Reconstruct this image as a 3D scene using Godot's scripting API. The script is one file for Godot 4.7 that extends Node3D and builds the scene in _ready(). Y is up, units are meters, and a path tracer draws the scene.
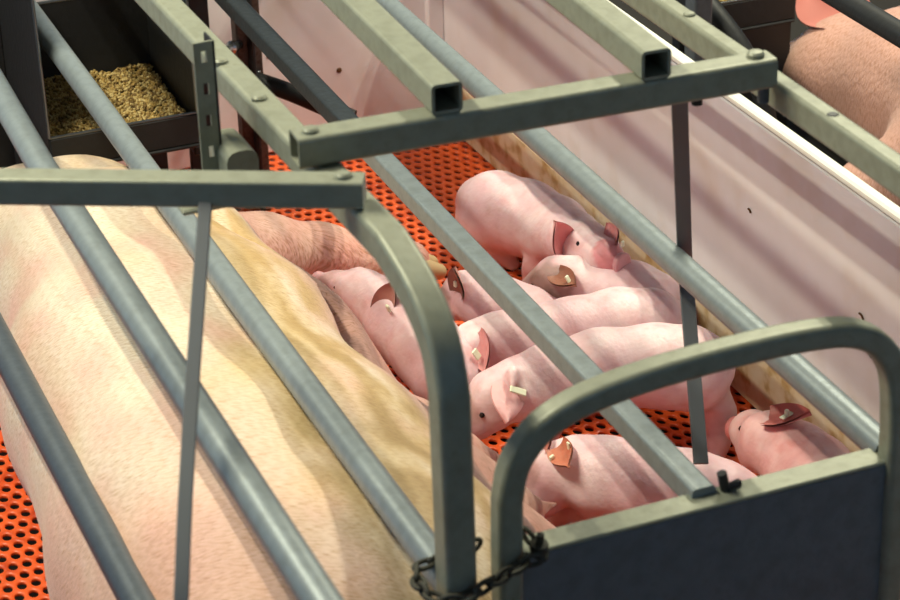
extends Node3D
# A sow lying in a farrowing crate with her litter. X runs across the pen, Z along it (towards the aisle), Y is up.

var M := {}
var used := {}
var rng := RandomNumberGenerator.new()
var noise := FastNoiseLite.new()

# ---------------------------------------------------------------- naming
func numbered(called: String) -> String:
	var n: int = used.get(called, 0)
	used[called] = n + 1
	return called if n == 0 else "%s_%03d" % [called, n]

func tag(o: Node, label: String, category: String, group := "") -> Node:
	o.set_meta("label", label)
	o.set_meta("category", category)
	if group != "":
		o.set_meta("group", group)
	return o

func thing(called: String, at: Vector3, label: String, category: String, group := "") -> Node3D:
	var o := Node3D.new()
	o.name = numbered(called)
	add_child(o)
	o.position = at
	tag(o, label, category, group)
	return o

func part(called: String, mesh: Mesh, mat: Material, parent: Node, at := Vector3.ZERO) -> MeshInstance3D:
	# at is a world position; the mesh itself is in world metres unless at is given
	var o := MeshInstance3D.new()
	o.name = called
	o.mesh = mesh
	if mat != null:
		o.material_override = mat
	if parent == self:
		o.name = numbered(called)
		add_child(o)
		o.position = at
	else:
		parent.add_child(o, true)
		o.position = at - base_of(parent)
	return o

func base_of(n: Node) -> Vector3:
	var p := Vector3.ZERO
	while n != self and n is Node3D:
		p += (n as Node3D).position
		n = n.get_parent()
	return p

func struct_mesh(called: String, mesh: Mesh, mat: Material, at := Vector3.ZERO) -> MeshInstance3D:
	var o := part(called, mesh, mat, self, at)
	o.set_meta("kind", "structure")
	return o

# ---------------------------------------------------------------- mesh helpers
class Soup:
	var v := PackedVector3Array()
	var n := PackedVector3Array()
	var c := PackedColorArray()
	var uv := PackedVector2Array()
	var i := PackedInt32Array()
	func vert(p: Vector3, nn: Vector3, col := Color.WHITE, t := Vector2.ZERO) -> int:
		v.append(p); n.append(nn); c.append(col); uv.append(t)
		return v.size() - 1
	func tri(a: int, b: int, d: int) -> void:
		# wind so that the face looks the way its normals point (Godot: clockwise fronts)
		var fn := (v[b] - v[a]).cross(v[d] - v[a])
		if fn.dot(n[a] + n[b] + n[d]) > 0.0:
			i.append(a); i.append(d); i.append(b)
		else:
			i.append(a); i.append(b); i.append(d)
	func quad(a: int, b: int, d: int, e: int) -> void:
		tri(a, b, d); tri(a, d, e)
	func flat(a: Vector3, b: Vector3, d: Vector3, e: Vector3, out: Vector3) -> void:
		var k := v.size()
		var nn := (b - a).cross(d - a).normalized()
		if nn.dot(out) < 0.0: nn = -nn
		vert(a, nn); vert(b, nn); vert(d, nn); vert(e, nn)
		quad(k, k + 1, k + 2, k + 3)
	func mesh() -> ArrayMesh:
		var arr := []
		arr.resize(Mesh.ARRAY_MAX)
		arr[Mesh.ARRAY_VERTEX] = v
		arr[Mesh.ARRAY_NORMAL] = n
		arr[Mesh.ARRAY_COLOR] = c
		arr[Mesh.ARRAY_TEX_UV] = uv
		arr[Mesh.ARRAY_INDEX] = i
		var m := ArrayMesh.new()
		m.add_surface_from_arrays(Mesh.PRIMITIVE_TRIANGLES, arr)
		return m

# rounded-rectangle outline: array of [point, normal]
func outline(w: float, h: float, r: float, steps := 4) -> Array:
	var out := []
	for q in 4:
		var cx: float = (w / 2 - r) * [1, -1, -1, 1][q]
		var cy: float = (h / 2 - r) * [1, 1, -1, -1][q]
		for s in steps + 1:
			var a := PI / 2 * (q + float(s) / steps)
			var d := Vector2(cos(a), sin(a))
			out.append([Vector2(cx, cy) + d * r, d])
	return out

# sweep an outline along a path; up0 is roughly the outline's y direction; hollow > 0 gives open ends of that wall
func sweep(st: Soup, path: Array, prof: Array, up0: Vector3, hollow := 0.0) -> void:
	var np := path.size()
	var up := up0
	var rings := []
	var frames := []
	var run := 0.0
	for k in np:
		var p: Vector3 = path[k]
		var a: Vector3 = path[max(k - 1, 0)]
		var b: Vector3 = path[min(k + 1, np - 1)]
		var t := (b - a).normalized()
		up = (up - t * up.dot(t)).normalized()
		var side := t.cross(up).normalized()
		frames.append([p, t, up, side])
		if k > 0: run += (p - (path[k - 1] as Vector3)).length()
		var ring := []
		var around := 0.0
		for j in prof.size() + 1:
			var e: Array = prof[j % prof.size()]
			var o: Vector2 = e[0]
			var nn: Vector2 = e[1]
			if j > 0: around += (o - (prof[j - 1][0] as Vector2)).length()
			ring.append(st.vert(p + side * o.x + up * o.y, (side * nn.x + up * nn.y).normalized(), Color.WHITE, Vector2(around, run)))
		rings.append(ring)
	for k in np - 1:
		for j in prof.size():
			st.quad(rings[k][j], rings[k][j + 1], rings[k + 1][j + 1], rings[k + 1][j])
	for e in 2:
		var fr: Array = frames[0 if e == 0 else np - 1]
		var nn: Vector3 = fr[1] * (-1.0 if e == 0 else 1.0)
		var outer := []
		for q in prof:
			outer.append(st.vert(fr[0] + fr[3] * q[0].x + fr[2] * q[0].y, nn))
		if hollow <= 0.0:
			var cc := st.vert(fr[0], nn)
			for j in prof.size():
				st.tri(cc, outer[j], outer[(j + 1) % prof.size()])
		else:
			var inner := []
			var deep0 := []
			var deep1 := []
			for q in prof:
				var o2: Vector2 = q[0] - q[1] * hollow
				var ip: Vector3 = fr[0] + fr[3] * o2.x + fr[2] * o2.y
				var inn: Vector3 = -(fr[3] * q[1].x + fr[2] * q[1].y)
				inner.append(st.vert(ip, nn))
				deep0.append(st.vert(ip, inn))
				deep1.append(st.vert(ip - nn * 0.12, inn))
			var cb := st.vert(fr[0] - nn * 0.12, nn)
			for j in prof.size():
				var j2 := (j + 1) % prof.size()
				st.quad(outer[j], outer[j2], inner[j2], inner[j])
				st.quad(deep0[j], deep0[j2], deep1[j2], deep1[j])
				st.tri(cb, deep1[j], deep1[j2])

func tube(path: Array, w: float, h: float, r: float, up := Vector3.UP, hollow := 0.0) -> ArrayMesh:
	var st := Soup.new()
	sweep(st, path, outline(w, h, r, 5 if r > 0.012 else 3), up, hollow)
	return st.mesh()

# smooth a polyline (Catmull-Rom)
func curve(pts: Array, per := 5) -> Array:
	var out := []
	for k in pts.size() - 1:
		var p0: Vector3 = pts[max(k - 1, 0)]
		var p1: Vector3 = pts[k]
		var p2: Vector3 = pts[k + 1]
		var p3: Vector3 = pts[min(k + 2, pts.size() - 1)]
		for s in per:
			out.append(p1.cubic_interpolate(p2, p0, p3, float(s) / per))
	out.append(pts[pts.size() - 1])
	return out

# lathe about an axis: prof = [radius, height] pairs
func lathe(st: Soup, at: Vector3, axis: Vector3, prof: Array, sides := 16, smooth := false) -> void:
	axis = axis.normalized()
	var x := axis.cross(Vector3(0.3, 0.2, 0.93)).normalized()
	var y := axis.cross(x)
	for k in prof.size() - 1:
		var r0: float = prof[k][0]; var h0: float = prof[k][1]
		var r1: float = prof[k + 1][0]; var h1: float = prof[k + 1][1]
		var nd := Vector2(h1 - h0, r0 - r1).normalized()
		var first := st.v.size()
		for j in sides + 1:
			var a := TAU * j / sides
			var d := x * cos(a) + y * sin(a)
			var nn := (d * nd.x + axis * nd.y).normalized()
			st.vert(at + d * r0 + axis * h0, nn)
			st.vert(at + d * r1 + axis * h1, nn)
		for j in sides:
			var q := first + j * 2
			if r0 > 1e-6: st.tri(q, q + 2, q + 1)
			if r1 > 1e-6: st.tri(q + 2, q + 3, q + 1)

func bolt_mesh(r := 0.0085, h := 0.006) -> ArrayMesh:
	var st := Soup.new()
	lathe(st, Vector3.ZERO, Vector3.UP, [[r, 0.0], [r, h * 0.55], [r * 0.75, h * 0.9], [0.0, h]], 18)
	return st.mesh()

# a box with chamfered edges
func bevel_box(size: Vector3, r := 0.003) -> ArrayMesh:
	var st := Soup.new()
	r = min(r, min(size.x, min(size.y, size.z)) * 0.45)
	var prof := outline(size.x, size.z, r, 2)
	var hy := size.y / 2
	var lev := [[-hy, r], [-hy + r, 0.0], [hy - r, 0.0], [hy, r]]
	for k in 3:
		var first := st.v.size()
		for j in prof.size() + 1:
			var e: Array = prof[j % prof.size()]
			for q in [k, k + 1]:
				var o: Vector2 = e[0] - e[1] * lev[q][1]
				var nn := Vector3(e[1].x, [-1.0, 0.0, 1.0][k], e[1].y).normalized()
				st.vert(Vector3(o.x, lev[q][0], o.y), nn, Color.WHITE, Vector2(o.x + o.y, lev[q][0]))
		for j in prof.size():
			var a := first + 2 * j
			st.quad(a, a + 2, a + 3, a + 1)
	for s in [-1.0, 1.0]:
		var nn2 := Vector3(0, s, 0)
		var cc := st.vert(Vector3(0, hy * s, 0), nn2)
		var ids := []
		for e in prof:
			var o: Vector2 = e[0] - e[1] * r
			ids.append(st.vert(Vector3(o.x, hy * s, o.y), nn2, Color.WHITE, o))
		for j in ids.size():
			st.tri(cc, ids[j], ids[(j + 1) % ids.size()])
	return st.mesh()

# a flat sheet polygon (in a plane given by origin, ax, ay) with thickness along the normal
func sheet(poly: PackedVector2Array, o: Vector3, ax: Vector3, ay: Vector3, thick: float) -> ArrayMesh:
	var st := Soup.new()
	var nz := ax.cross(ay).normalized()
	var idx := Geometry2D.triangulate_polygon(poly)
	for s in [0.5, -0.5]:
		var first := st.v.size()
		for q in poly:
			st.vert(o + ax * q.x + ay * q.y + nz * thick * s, nz * sign(s), Color.WHITE, q)
		for k in range(0, idx.size(), 3):
			st.tri(first + idx[k], first + idx[k + 1], first + idx[k + 2])
	var mid := Vector2.ZERO
	for q in poly: mid += q / poly.size()
	for k in poly.size():
		var a := poly[k]
		var b := poly[(k + 1) % poly.size()]
		var d := (b - a).normalized()
		var e := Vector2(d.y, -d.x)
		if Geometry2D.is_point_in_polygon((a + b) / 2 + e * 1e-4, poly): e = -e
		var A := o + ax * a.x + ay * a.y
		var B := o + ax * b.x + ay * b.y
		st.flat(A + nz * thick / 2, B + nz * thick / 2, B - nz * thick / 2, A - nz * thick / 2, ax * e.x + ay * e.y)
	return st.mesh()

# ---------------------------------------------------------------- soft bodies: a distance field of tapered capsules, meshed as surface nets
class Body:
	var lo: Vector3
	var cell: float
	var nx: int
	var ny: int
	var nz: int
	var g := PackedFloat32Array()
	func setup(a: Vector3, b: Vector3, cs: float) -> void:
		lo = a; cell = cs
		nx = int(ceil((b.x - a.x) / cs)) + 1
		ny = int(ceil((b.y - a.y) / cs)) + 1
		nz = int(ceil((b.z - a.z) / cs)) + 1
		g.resize(nx * ny * nz)
		g.fill(1.0)
	func capsule(a: Vector3, b: Vector3, ra: float, rb: float, k: float, sq := Vector3.ONE) -> void:
		# sq squeezes space about the bone (x, y, z) to make flattened limbs
		var r: float = max(ra, rb) + k + cell * 2.5
		var m0 := a.min(b) - Vector3(r, r, r) / sq
		var m1 := a.max(b) + Vector3(r, r, r) / sq
		var i0 := clampi(int((m0.x - lo.x) / cell), 0, nx - 1)
		var i1 := clampi(int((m1.x - lo.x) / cell) + 1, 0, nx - 1)
		var j0 := clampi(int((m0.y - lo.y) / cell), 0, ny - 1)
		var j1 := clampi(int((m1.y - lo.y) / cell) + 1, 0, ny - 1)
		var k0 := clampi(int((m0.z - lo.z) / cell), 0, nz - 1)
		var k1 := clampi(int((m1.z - lo.z) / cell) + 1, 0, nz - 1)
		var ab := (b - a) * sq
		var den: float = max(ab.dot(ab), 1e-9)
		var dr := rb - ra
		var plain := sq == Vector3.ONE
		for kz in range(k0, k1 + 1):
			for jy in range(j0, j1 + 1):
				var row := (kz * ny + jy) * nx
				var p := lo + Vector3(i0, jy, kz) * cell - a
				for ix in range(i0, i1 + 1):
					var q := p if plain else p * sq
					var t := clampf(q.dot(ab) / den, 0.0, 1.0)
					var d := (q - ab * t).length() - (ra + dr * t)
					var o := g[row + ix]
					var h := k - absf(o - d)
					if h > 0.0:
						g[row + ix] = minf(o, d) - h * h / (4.0 * k)
					elif d < o:
						g[row + ix] = d
					p.x += cell
	func chain(c: Array, k: float) -> void:
		for s in c.size() - 1:
			var a: Array = c[s]
			var b: Array = c[s + 1]
			capsule(Vector3(a[0], a[1], a[2]), Vector3(b[0], b[1], b[2]), a[3], b[3], k)
	# a groove or dent: subtracts a capsule softly
	func carve(a: Vector3, b: Vector3, ra: float, rb: float, k: float) -> void:
		var r: float = max(ra, rb) + k + cell * 2.0
		var m0 := a.min(b) - Vector3(r, r, r)
		var m1 := a.max(b) + Vector3(r, r, r)
		var i0 := clampi(int((m0.x - lo.x) / cell), 0, nx - 1)
		var i1 := clampi(int((m1.x - lo.x) / cell) + 1, 0, nx - 1)
		var j0 := clampi(int((m0.y - lo.y) / cell), 0, ny - 1)
		var j1 := clampi(int((m1.y - lo.y) / cell) + 1, 0, ny - 1)
		var k0 := clampi(int((m0.z - lo.z) / cell), 0, nz - 1)
		var k1 := clampi(int((m1.z - lo.z) / cell) + 1, 0, nz - 1)
		var ab := b - a
		var den: float = max(ab.dot(ab), 1e-9)
		for kz in range(k0, k1 + 1):
			for jy in range(j0, j1 + 1):
				var row := (kz * ny + jy) * nx
				for ix in range(i0, i1 + 1):
					var p := lo + Vector3(ix, jy, kz) * cell - a
					var t := clampf(p.dot(ab) / den, 0.0, 1.0)
					var d := -((p - ab * t).length() - lerpf(ra, rb, t))
					var o := g[row + ix]
					var h := k - absf(o - d)
					if h > 0.0:
						g[row + ix] = maxf(o, d) + h * h / (4.0 * k)
					elif d > o:
						g[row + ix] = d
	func floor_cut(y: float) -> void:
		for kz in nz:
			for jy in ny:
				var d := y - (lo.y + jy * cell)
				if d > -0.02:
					var row := (kz * ny + jy) * nx
					for ix in nx:
						g[row + ix] = maxf(g[row + ix], d)
	func value(p: Vector3) -> float:
		var q := ((p - lo) / cell).round()
		if q.x < 0 or q.y < 0 or q.z < 0 or q.x >= nx or q.y >= ny or q.z >= nz: return 1.0
		return g[(int(q.z) * ny + int(q.y)) * nx + int(q.x)]
	func grad(x: int, y: int, z: int) -> Vector3:
		var s := (z * ny + y) * nx + x
		var x1 := s + (1 if x < nx - 1 else 0)
		var x0 := s - (1 if x > 0 else 0)
		var y1 := s + (nx if y < ny - 1 else 0)
		var y0 := s - (nx if y > 0 else 0)
		var z1 := s + (nx * ny if z < nz - 1 else 0)
		var z0 := s - (nx * ny if z > 0 else 0)
		return Vector3(g[x1] - g[x0], g[y1] - g[y0], g[z1] - g[z0])
	# paint is called with (position, normal) and gives a colour; uvs with (position) gives a UV
	func add_to(st: Soup, paint: Callable, uvs: Callable) -> void:
		var ids := PackedInt32Array()
		ids.resize(nx * ny * nz)
		ids.fill(-1)
		var off := PackedInt32Array([0, 1, nx, nx + 1, nx * ny, nx * ny + 1, nx * ny + nx, nx * ny + nx + 1])
		for z in nz - 1:
			for y in ny - 1:
				var row := (z * ny + y) * nx
				for x in nx - 1:
					var s := row + x
					var f0 := g[s]
					if f0 > cell * 2.0 or f0 < -cell * 2.0: continue
					var mask := 0
					for q in 8:
						if g[s + off[q]] < 0.0: mask |= 1 << q
					if mask == 0 or mask == 255: continue
					var sum := Vector3.ZERO
					var cnt := 0
					for q in 8:
						for bit in [1, 2, 4]:
							if q & bit: continue
							var q2: int = q | bit
							if ((mask >> q) & 1) == ((mask >> q2) & 1): continue
							var fa := g[s + off[q]]
							var fb := g[s + off[q2]]
							var t := fa / (fa - fb)
							var p := Vector3(q & 1, (q >> 1) & 1, (q >> 2) & 1)
							if bit == 1: p.x += t
							elif bit == 2: p.y += t
							else: p.z += t
							sum += p
							cnt += 1
					var lp := sum / cnt
					var nn := Vector3.ZERO
					for q in 8:
						var cx := q & 1
						var cy := (q >> 1) & 1
						var cz := (q >> 2) & 1
						var w := (lp.x if cx else 1.0 - lp.x) * (lp.y if cy else 1.0 - lp.y) * (lp.z if cz else 1.0 - lp.z)
						nn += grad(x + cx, y + cy, z + cz) * w
					nn = nn.normalized()
					var wp := lo + (Vector3(x, y, z) + lp) * cell
					ids[s] = st.vert(wp, nn, paint.call(wp, nn), uvs.call(wp))
		for z in range(1, nz - 1):
			for y in range(1, ny - 1):
				var row := (z * ny + y) * nx
				for x in range(1, nx - 1):
					var s := row + x
					var f0 := g[s]
					if f0 > cell * 2.0 or f0 < -cell * 2.0: continue
					var ins := f0 < 0.0
					if ins != (g[s + 1] < 0.0): face(st, ids, s, nx, nx * ny)
					if ins != (g[s + nx] < 0.0): face(st, ids, s, 1, nx * ny)
					if ins != (g[s + nx * ny] < 0.0): face(st, ids, s, 1, nx)
	func face(st: Soup, ids: PackedInt32Array, s: int, u: int, w: int) -> void:
		var a := ids[s]
		var b := ids[s - u]
		var c := ids[s - u - w]
		var d := ids[s - w]
		if a < 0 or b < 0 or c < 0 or d < 0: return
		st.quad(a, b, c, d)

# an ear: a cupped leaf from base to tip; face is the way its hollow looks
func add_ear(st: Soup, base: Vector3, tip: Vector3, width: float, face: Vector3, outer: Color, inner: Color, cup := 0.2) -> void:
	var L := tip - base
	var ln := L.length()
	var t := L / ln
	var f := (face - t * face.dot(t)).normalized()
	var s := t.cross(f)
	var nu := 12
	var nv := 10
	for side in 2:
		var grid := []
		for a in nu + 1:
			var u := float(a) / nu
			var half := width * 0.5 * pow(sin(PI * clampf(0.27 + 0.73 * u, 0.0, 1.0)), 0.9)
			if u > 0.985: half = 0.0012
			var row := []
			for b in nv + 1:
				var v := float(b) / nv * 2.0 - 1.0
				var curl := cup * width * v * v * (1.0 - 0.45 * u) + 0.12 * ln * (u - 0.5) * (u - 0.5)
				var p := base + t * (u * ln) + s * (v * half) + f * curl
				p -= f * (0.0016 if side == 0 else -0.0016)
				row.append(p)
			grid.append(row)
		var ids := []
		for a in nu + 1:
			var row2 := []
			for b in nv + 1:
				var du: Vector3 = grid[min(a + 1, nu)][b] - grid[max(a - 1, 0)][b]
				var dv: Vector3 = grid[a][min(b + 1, nv)] - grid[a][max(b - 1, 0)]
				var nn := du.cross(dv).normalized()
				var want := -f if side == 0 else f
				if nn.dot(want) < 0.0: nn = -nn
				row2.append(st.vert(grid[a][b], nn, outer if side == 0 else inner))
			ids.append(row2)
		for a in nu:
			for b in nv:
				st.quad(ids[a][b], ids[a + 1][b], ids[a + 1][b + 1], ids[a][b + 1])

# ---------------------------------------------------------------- materials
func lin(r: float, g: float, b: float) -> Color:
	return Color(r / 255.0, g / 255.0, b / 255.0).srgb_to_linear()

func srgb(r: float, g: float, b: float) -> Color:
	return Color(r / 255.0, g / 255.0, b / 255.0)

func noise_tex(freq: float, stops: Array, seed_ := 1, size := 512, octaves := 4, as_normal := false, bump := 4.0) -> NoiseTexture2D:
	var n := FastNoiseLite.new()
	n.noise_type = FastNoiseLite.TYPE_SIMPLEX_SMOOTH
	n.seed = seed_
	n.frequency = freq
	n.fractal_octaves = octaves
	var t := NoiseTexture2D.new()
	t.width = size
	t.height = size
	t.seamless = true
	t.noise = n
	if as_normal:
		t.as_normal_map = true
		t.bump_strength = bump
	else:
		var gr := Gradient.new()
		var offs := PackedFloat32Array()
		var cols := PackedColorArray()
		for s in stops:
			offs.append(s[0])
			cols.append(s[1])
		gr.offsets = offs
		gr.colors = cols
		t.color_ramp = gr
	return t

func mat(called: String, col: Color, rough: float, metal := 0.0) -> StandardMaterial3D:
	var m := StandardMaterial3D.new()
	m.albedo_color = col
	m.roughness = rough
	m.metallic = metal
	m.resource_name = called
	M[called] = m
	return m

func tri_tex(m: StandardMaterial3D, tex: Texture2D, scale: Vector3, nrm: Texture2D = null, amount := 0.3) -> void:
	m.albedo_texture = tex
	m.uv1_triplanar = true
	m.uv1_world_triplanar = true
	m.uv1_scale = scale
	if nrm != null:
		m.normal_enabled = true
		m.normal_texture = nrm
		m.normal_scale = amount

func materials() -> void:
	var rough_n := noise_tex(0.02, [], 5, 512, 5, true, 6.0)
	var galv := noise_tex(0.012, [[0.0, srgb(222, 222, 218)], [0.45, srgb(238, 239, 238)], [0.7, srgb(246, 247, 246)], [1.0, srgb(226, 226, 221)]], 11, 512, 5)
	var m := mat("galvanised_steel", srgb(152, 153, 136), 0.48, 0.2)
	tri_tex(m, galv, Vector3(5, 5, 5), rough_n, 0.15)
	m = mat("old_shaded_steel", srgb(90, 97, 106), 0.5, 0.35)  # darkened to hold the shade on the crate's lower back rail
	tri_tex(m, galv, Vector3(7, 7, 7), rough_n, 0.2)
	m = mat("dark_steel", srgb(28, 29, 32), 0.6, 0.1)
	tri_tex(m, galv, Vector3(6, 6, 6), rough_n, 0.2)
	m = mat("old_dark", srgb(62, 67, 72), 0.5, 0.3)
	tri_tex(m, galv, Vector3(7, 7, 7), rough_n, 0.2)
	m = mat("blue_steel", srgb(146, 154, 158), 0.42, 0.3)
	tri_tex(m, galv, Vector3(6, 6, 6), rough_n, 0.12)
	m = mat("strap_steel", srgb(92, 95, 100), 0.55, 0.2)
	m = mat("gate_sheet", srgb(116, 121, 126), 0.6, 0.15)
	tri_tex(m, galv, Vector3(4, 4, 4), rough_n, 0.15)
	m = mat("stainless", srgb(120, 124, 128), 0.28, 0.9)
	tri_tex(m, galv, Vector3(8, 8, 8), rough_n, 0.1)
	m = mat("rusty_post", srgb(104, 92, 86), 0.55, 0.4)
	tri_tex(m, noise_tex(0.015, [[0.0, srgb(170, 140, 125)], [0.5, srgb(230, 222, 215)], [1.0, srgb(190, 165, 150)]], 21), Vector3(8, 8, 8), rough_n, 0.2)
	m = mat("chrome_bolt", srgb(200, 203, 205), 0.2, 0.95)
	m = mat("chain_iron", srgb(74, 72, 64), 0.6, 0.5)
	tri_tex(m, galv, Vector3(20, 20, 20), rough_n, 0.4)
	m = mat("plain_black", srgb(34, 34, 36), 0.5)
	# white plastic boards with dried stains
	m = mat("white_board", srgb(236, 231, 236), 0.42)
	tri_tex(m, noise_tex(0.006, [[0.0, srgb(236, 228, 218)], [0.35, srgb(247, 245, 243)], [0.7, srgb(252, 251, 250)], [1.0, srgb(240, 235, 228)]], 31, 512, 5), Vector3(1.3, 1.3, 1.3), rough_n, 0.04)
	m = mat("stained_board", srgb(224, 215, 204), 0.5)
	tri_tex(m, noise_tex(0.012, [[0.0, srgb(184, 148, 96)], [0.25, srgb(218, 196, 156)], [0.42, srgb(243, 230, 204)], [0.75, srgb(250, 243, 228)], [1.0, srgb(230, 212, 178)]], 33, 512, 5), Vector3(2.6, 2.6, 2.6), rough_n, 0.06)
	m = mat("board_edge", srgb(240, 238, 228), 0.4)
	m = mat("orange_slat", srgb(236, 98, 40), 0.42)
	tri_tex(m, noise_tex(0.01, [[0.0, srgb(190, 150, 130)], [0.4, srgb(240, 235, 232)], [1.0, srgb(255, 255, 255)]], 41, 512, 5), Vector3(2.5, 2.5, 2.5), rough_n, 0.1)
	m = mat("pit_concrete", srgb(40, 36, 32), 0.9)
	m = mat("concrete", srgb(122, 124, 126), 0.9)
	tri_tex(m, galv, Vector3(1, 1, 1))
	m = mat("wall_paint", srgb(176, 196, 226), 0.85)
	m = mat("ceiling_paint", srgb(205, 208, 206), 0.9)
	m = mat("window_glass", Color(1, 1, 1, 0.06), 0.02)
	m.transparency = BaseMaterial3D.TRANSPARENCY_ALPHA
	m = mat("lamp_housing", srgb(225, 226, 224), 0.5)
	m = mat("ear_tag_white", srgb(236, 240, 214), 0.45)
	m = mat("eye_dark", srgb(28, 20, 18), 0.15)
	m = mat("hoof_horn", srgb(196, 170, 128), 0.55)
	m = mat("dirt", srgb(92, 58, 32), 0.9)
	# skin
	var pores := noise_tex(0.05, [], 51, 512, 4, true, 5.0)
	m = mat("piglet_skin", srgb(255, 255, 255), 0.48)
	m.vertex_color_use_as_albedo = true
	tri_tex(m, noise_tex(0.012, [[0.0, srgb(236, 216, 212)], [0.4, srgb(250, 244, 243)], [0.7, srgb(255, 253, 252)], [1.0, srgb(244, 232, 230)]], 52, 512, 5), Vector3(5, 5, 5), pores, 0.25)
	m.subsurf_scatter_enabled = true
	m.subsurf_scatter_strength = 0.12
	m.rim_enabled = true
	m.rim = 0.25
	m = mat("sow_skin", srgb(255, 255, 255), 0.55)
	m.vertex_color_use_as_albedo = true
	m.albedo_texture = noise_tex(0.03, [[0.0, srgb(202, 178, 150)], [0.35, srgb(238, 229, 215)], [0.6, srgb(253, 250, 245)], [1.0, srgb(255, 255, 254)]], 53, 512, 4)
	m.normal_enabled = true
	m.normal_texture = noise_tex(0.03, [], 54, 512, 4, true, 6.0)
	m.normal_scale = 0.5
	m.uv1_scale = Vector3(27.0, 1.6, 1.0)
	m.rim_enabled = true
	m.rim = 0.3
	m = mat("feed", srgb(255, 255, 255), 0.8)
	m.vertex_color_use_as_albedo = true

# ---------------------------------------------------------------- light
func fixture(at: Vector3, length: float, energy: float, label: String) -> void:
	# a hanging twin-tube fluorescent batten; at is the middle of its tubes
	var t := thing("fluorescent_lamp", at, label, "lamp", "fluorescent battens under the ceiling")
	part("housing", bevel_box(Vector3(0.2, 0.05, length + 0.1), 0.008), M.lamp_housing, t, at + Vector3(0, 0.06, 0))
	for z in [-0.4, 0.4]:
		part("hanger", tube([at + Vector3(0, 0.085, z * length), Vector3(at.x, 2.72, at.z + z * length)], 0.012, 0.012, 0.0055, Vector3.RIGHT), M.old_shaded_steel, t)
	for x in [-0.065, 0.065]:
		var glow := StandardMaterial3D.new()
		glow.albedo_color = Color(1, 1, 0.95)
		glow.emission_enabled = true
		glow.emission = Color(1.0, 1.0, 0.84)
		glow.emission_energy_multiplier = 2.0
		var st := Soup.new()
		lathe(st, at + Vector3(x, 0.012, -length / 2), Vector3.BACK, [[0.0, 0.0], [0.013, 0.0], [0.013, length], [0.0, length]], 14)
		part("tube", st.mesh(), glow, t)
		var l := AreaLight3D.new()
		l.name = "tube_light"
		l.area_size = Vector2(0.03, length)
		l.light_energy = energy
		l.light_color = LAMP
		l.area_range = 12.0
		l.area_attenuation = 2.0
		l.shadow_enabled = true
		t.add_child(l, true)
		l.position = Vector3(x, -0.012, 0)
		l.rotation_degrees = Vector3(-90, 0, 0)

const LAMP := Color(1.0, 0.985, 0.875)

func _ready() -> void:
	rng.seed = 7
	noise.seed = 3
	noise.frequency = 6.0
	noise.fractal_octaves = 3
	# ---- camera
	var cam := Camera3D.new()
	cam.name = "camera"
	cam.fov = 14.25
	cam.near = 0.05
	cam.far = 60.0
	cam.transform = Transform3D(Basis(Vector3(0.9221, -0.0256, 0.3860), Vector3(0.1987, 0.8878, -0.4151), Vector3(-0.3321, 0.4595, 0.8238)).orthonormalized(), Vector3(0, 1.75, 0))
	var lens := CameraAttributesPhysical.new()
	lens.frustum_focal_length = 96.0
	lens.frustum_focus_distance = 3.35
	lens.exposure_aperture = 9.0
	lens.frustum_near = 0.05
	lens.frustum_far = 60.0
	cam.attributes = lens
	add_child(cam)
	cam.fov = 14.25
	cam.current = true
	# ---- environment
	var env := Environment.new()
	env.background_mode = Environment.BG_COLOR
	env.background_color = Color(0.62, 0.81, 1.0)
	env.background_energy_multiplier = 1.5
	env.tonemap_mode = Environment.TONE_MAPPER_LINEAR
	env.tonemap_exposure = 1.0
	env.sdfgi_enabled = true
	env.ssao_enabled = true
	env.ssil_enabled = true
	var we := WorldEnvironment.new()
	we.name = "environment"
	we.environment = env
	add_child(we)
	materials()
	fixture(Vector3(-0.13, 2.40, -3.0), 1.5, 4.0, "twin-tube fluorescent batten hanging over the sow's crate")
	fixture(Vector3(2.35, 2.40, -3.4), 1.5, 4.0, "twin-tube fluorescent batten hanging over the neighbouring pen")
	room()
	floor_slats()
	boards()
	crate()
	gate()
	feeder()
	neighbours()
	sow()
	piglets()
	print("built")

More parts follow.
